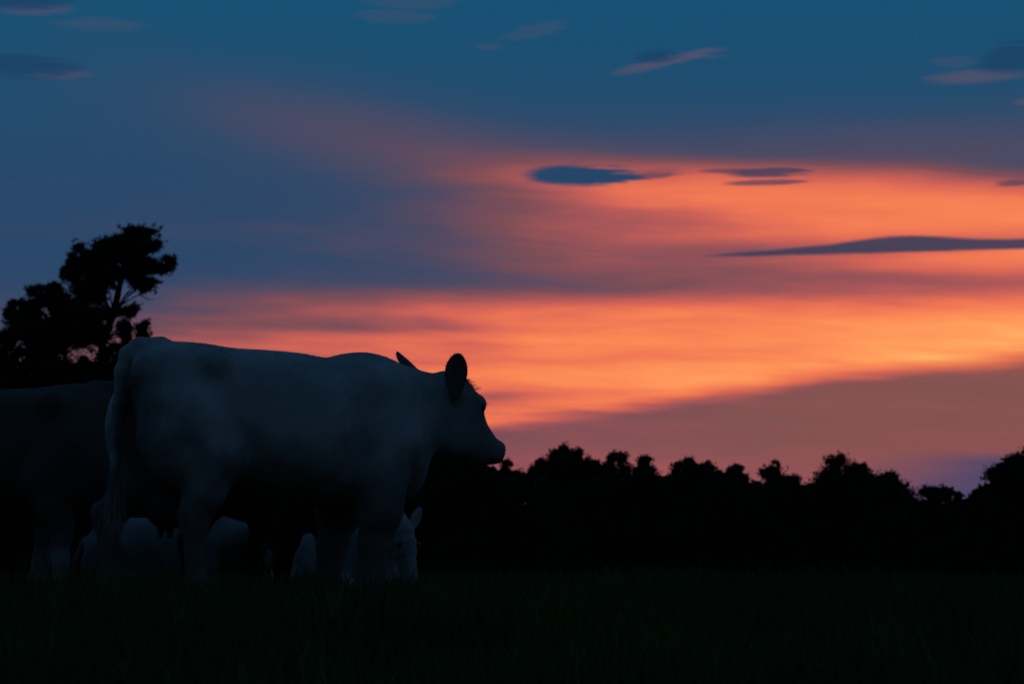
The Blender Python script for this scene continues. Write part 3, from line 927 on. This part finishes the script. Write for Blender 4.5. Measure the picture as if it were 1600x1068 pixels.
for i, (x, y, zt, hw, shape, label) in enumerate(TREES):
    r = np.random.default_rng(100 + i)
    g0 = float(terrain(x, y)); H = zt - g0
    o = tag(empty('tree', (x, y, g0)), label, 'tree', 'trees of the far tree line')
    C = []
    hgt = min(hw * 2.2, H * .5)
    nC = dict(round=24, loose=20, spread=16, spindly=5, dome=34)[shape]
    for k in range(nC):
        a = 2 * math.pi * r.random(); t = r.random()
        if shape in ('round', 'dome'):
            rad = hw * math.sqrt(max(0, 1 - (2 * t - 1) ** 2)) * .80
            z = H - hw * .30 - (1 - t) * hgt * .9
            s_ = hw * r.uniform(.26, .44)
        elif shape == 'spread':
            rad = hw * .75 * math.sqrt(r.random()); z = H - hw * .28 - r.random() * hw * .5; s_ = hw * r.uniform(.25, .4)
        elif shape == 'loose':
            rad = hw * (1 - t * .7) * .75; z = H - .18 - (1 - t) * hgt; s_ = hw * r.uniform(.22, .40)
        else:
            rad = hw * .6 * t; z = H - .25 - r.random() * 1.0; s_ = hw * .30
        C.append((rad * math.cos(a), rad * math.sin(a), z, s_, s_ * .8))
    C.append((r.normal(0, .12), 0, H - hw * .26, hw * .30, hw * .26))
    if shape == 'spindly': C = C[:3] + [(.25, 0, H - .15, .28, .16), (.48, 0, H - .35, .16, .2), (-.2, 0, H - .7, .25, .2), (0, 0, H - 1.6, .6, .5)]
    core = H - hgt - .3
    for k in range(6):       # the broad lower crown
        C.append((r.uniform(-1, 1) * hw * .95, r.normal(0, hw * .4), H - hw * (1.15 + .5 * r.random()), hw * .62, hw * .5))
    for k in range(8):       # lower foliage
        C.append((r.normal(0, hw * .55), r.normal(0, hw * .5), r.uniform(1.2, max(1.5, core)), hw * .8, .9))
    v_, f_ = leaf_crown(C, r, 1700, .115)
    mesh_obj('crown', v_, f_, (M_leaf, M_leaf2)[i % 3 == 1], o)
    lean = r.normal(0, .2, 2)
    v_, f_ = tube_path([((0, 0, -.4), .22), ((lean[0] * .4, lean[1], H * .4), .16), ((lean[0], lean[1], H * .72), .10), ((C[nC if len(C) > nC else 0][0], 0, H - .25), .025)], 6)
    mesh_obj('trunk', v_, f_, M_bark, o, True)
    br = []
    for c in C[:nC]:
        b = np.array((lean[0] * .7, lean[1] * .7, max(1., min(H * .75, c[2] - .9))))
        br.append([(b, .06), ((b + c[:3]) / 2 + (0, 0, .1), .04), (c[:3], .012)])
    v_, f_ = joined(br); mesh_obj('limb', v_, f_, M_bark, o, True)

# --- the undivided wood behind and below them
r = np.random.default_rng(50)
n = 170000
x = r.uniform(-75, 75, n); y = 196 + 40 * r.random(n) ** 1.5
top = np.interp(x * 205 / y, [-64, -27, -10, -8, -2.2, -.8, 11, 21.7, 23.1, 27.7, 28.8, 32.2, 33.6, 36, 50.7], [8.7, 7.8, 7.2, 7.75, 7.45, 6.9, 6.7, 6.0, 6.55, 6.4, 4.9, 4.4, 5.9, 6.6, 6.9])
top = .25 + (top - .25) * y / 205 + .28 * np.sin(x * 2.1 + y) * np.sin(x * .83) - .15
g0 = terrain(x, y)
z = g0 + (top - g0) * r.random(n) ** .8
c = np.stack([x, y, z], 1)
d = r.normal(0, 1, c.shape); d /= np.linalg.norm(d, axis=1)[:, None]
w = np.cross(d, r.normal(0, 1, c.shape)); w /= np.linalg.norm(w, axis=1)[:, None]
s_ = r.uniform(.22, .46, (n, 1))
v_ = np.stack([c - d * s_, c + w * s_ * .6, c + d * s_, c - w * s_ * .6], 1).reshape(-1, 3)
tag(mesh_obj('woodland', v_, np.arange(len(v_)).reshape(-1, 4), M_leaf), 'dark undivided wood below the treetops across the picture', 'woodland', kind='stuff')
# scrub under the left pines
n = 30000
x = r.uniform(-26, -6, n); y = r.uniform(98, 112, n)
top = .25 + (1.2 + 4.9 * sstep(-12.4, -13.6, x * 100 / y) + .5 * np.sin(x * 1.3) * np.sin(y)) * y / 100
g0 = terrain(x, y); z = g0 + (top - g0) * r.random(n) ** .8
c = np.stack([x, y, z], 1)
d = r.normal(0, 1, c.shape); d /= np.linalg.norm(d, axis=1)[:, None]
w = np.cross(d, r.normal(0, 1, c.shape)); w /= np.linalg.norm(w, axis=1)[:, None]
s_ = r.uniform(.16, .34, (n, 1))
v_ = np.stack([c - d * s_, c + w * s_ * .6, c + d * s_, c - w * s_ * .6], 1).reshape(-1, 3)
tag(mesh_obj('scrub', v_, np.arange(len(v_)).reshape(-1, 4), M_leaf), 'dark scrub under the two pines at the left', 'scrub', kind='stuff')

# ------------------------------------------------------------------ grass
r = np.random.default_rng(70)
X, Y = [], []
for y0, y1, dens in ((7.5, 12, 420), (12, 17, 620), (17, 24, 330), (24, 42, 110)):
    hw = .2 * y1 + 1.2; n = int((y1 - y0) * 2 * hw * dens)
    X.append(r.uniform(-hw, hw, n)); Y.append(r.uniform(y0, y1, n))
x = np.concatenate(X); y = np.concatenate(Y); n = len(x)
tuft = .5 + .5 * np.sin(x * 3.1 + 1.3 * np.sin(y * 2.3)) * np.sin(y * 2.7 + np.sin(x * 1.9))
hgt = (.09 + .11 * tuft) * r.uniform(.6, 1.5, n) * (1 + .6 * (r.random(n) > .985))
g0 = terrain(x, y) - .01
a = r.uniform(0, 2 * np.pi, n); lean = r.uniform(.1, .75, n) * hgt
wd = r.uniform(.0025, .0055, n); b = r.uniform(0, 2 * np.pi, n)
base = np.stack([x, y, g0], 1); side = np.stack([np.cos(b), np.sin(b), 0 * b], 1) * wd[:, None]
ln = np.stack([np.cos(a), np.sin(a), 0 * a], 1) * lean[:, None]
up = np.stack([0 * hgt, 0 * hgt, hgt], 1)
p1 = base + up * .55 + ln * .3; p2 = base + up + ln
v_ = np.stack([base - side, base + side, p1 + side * .8, p1 - side * .8, p2 + side * .12, p2 - side * .12], 1).reshape(-1, 3)
k = np.arange(n)[:, None] * 6
f_ = np.concatenate([k + (0, 1, 2, 3), k + (3, 2, 4, 5)])
tag(mesh_obj('grass', v_, f_, M_grass), 'dark ankle-high pasture grass around the cows', 'grass', kind='stuff')
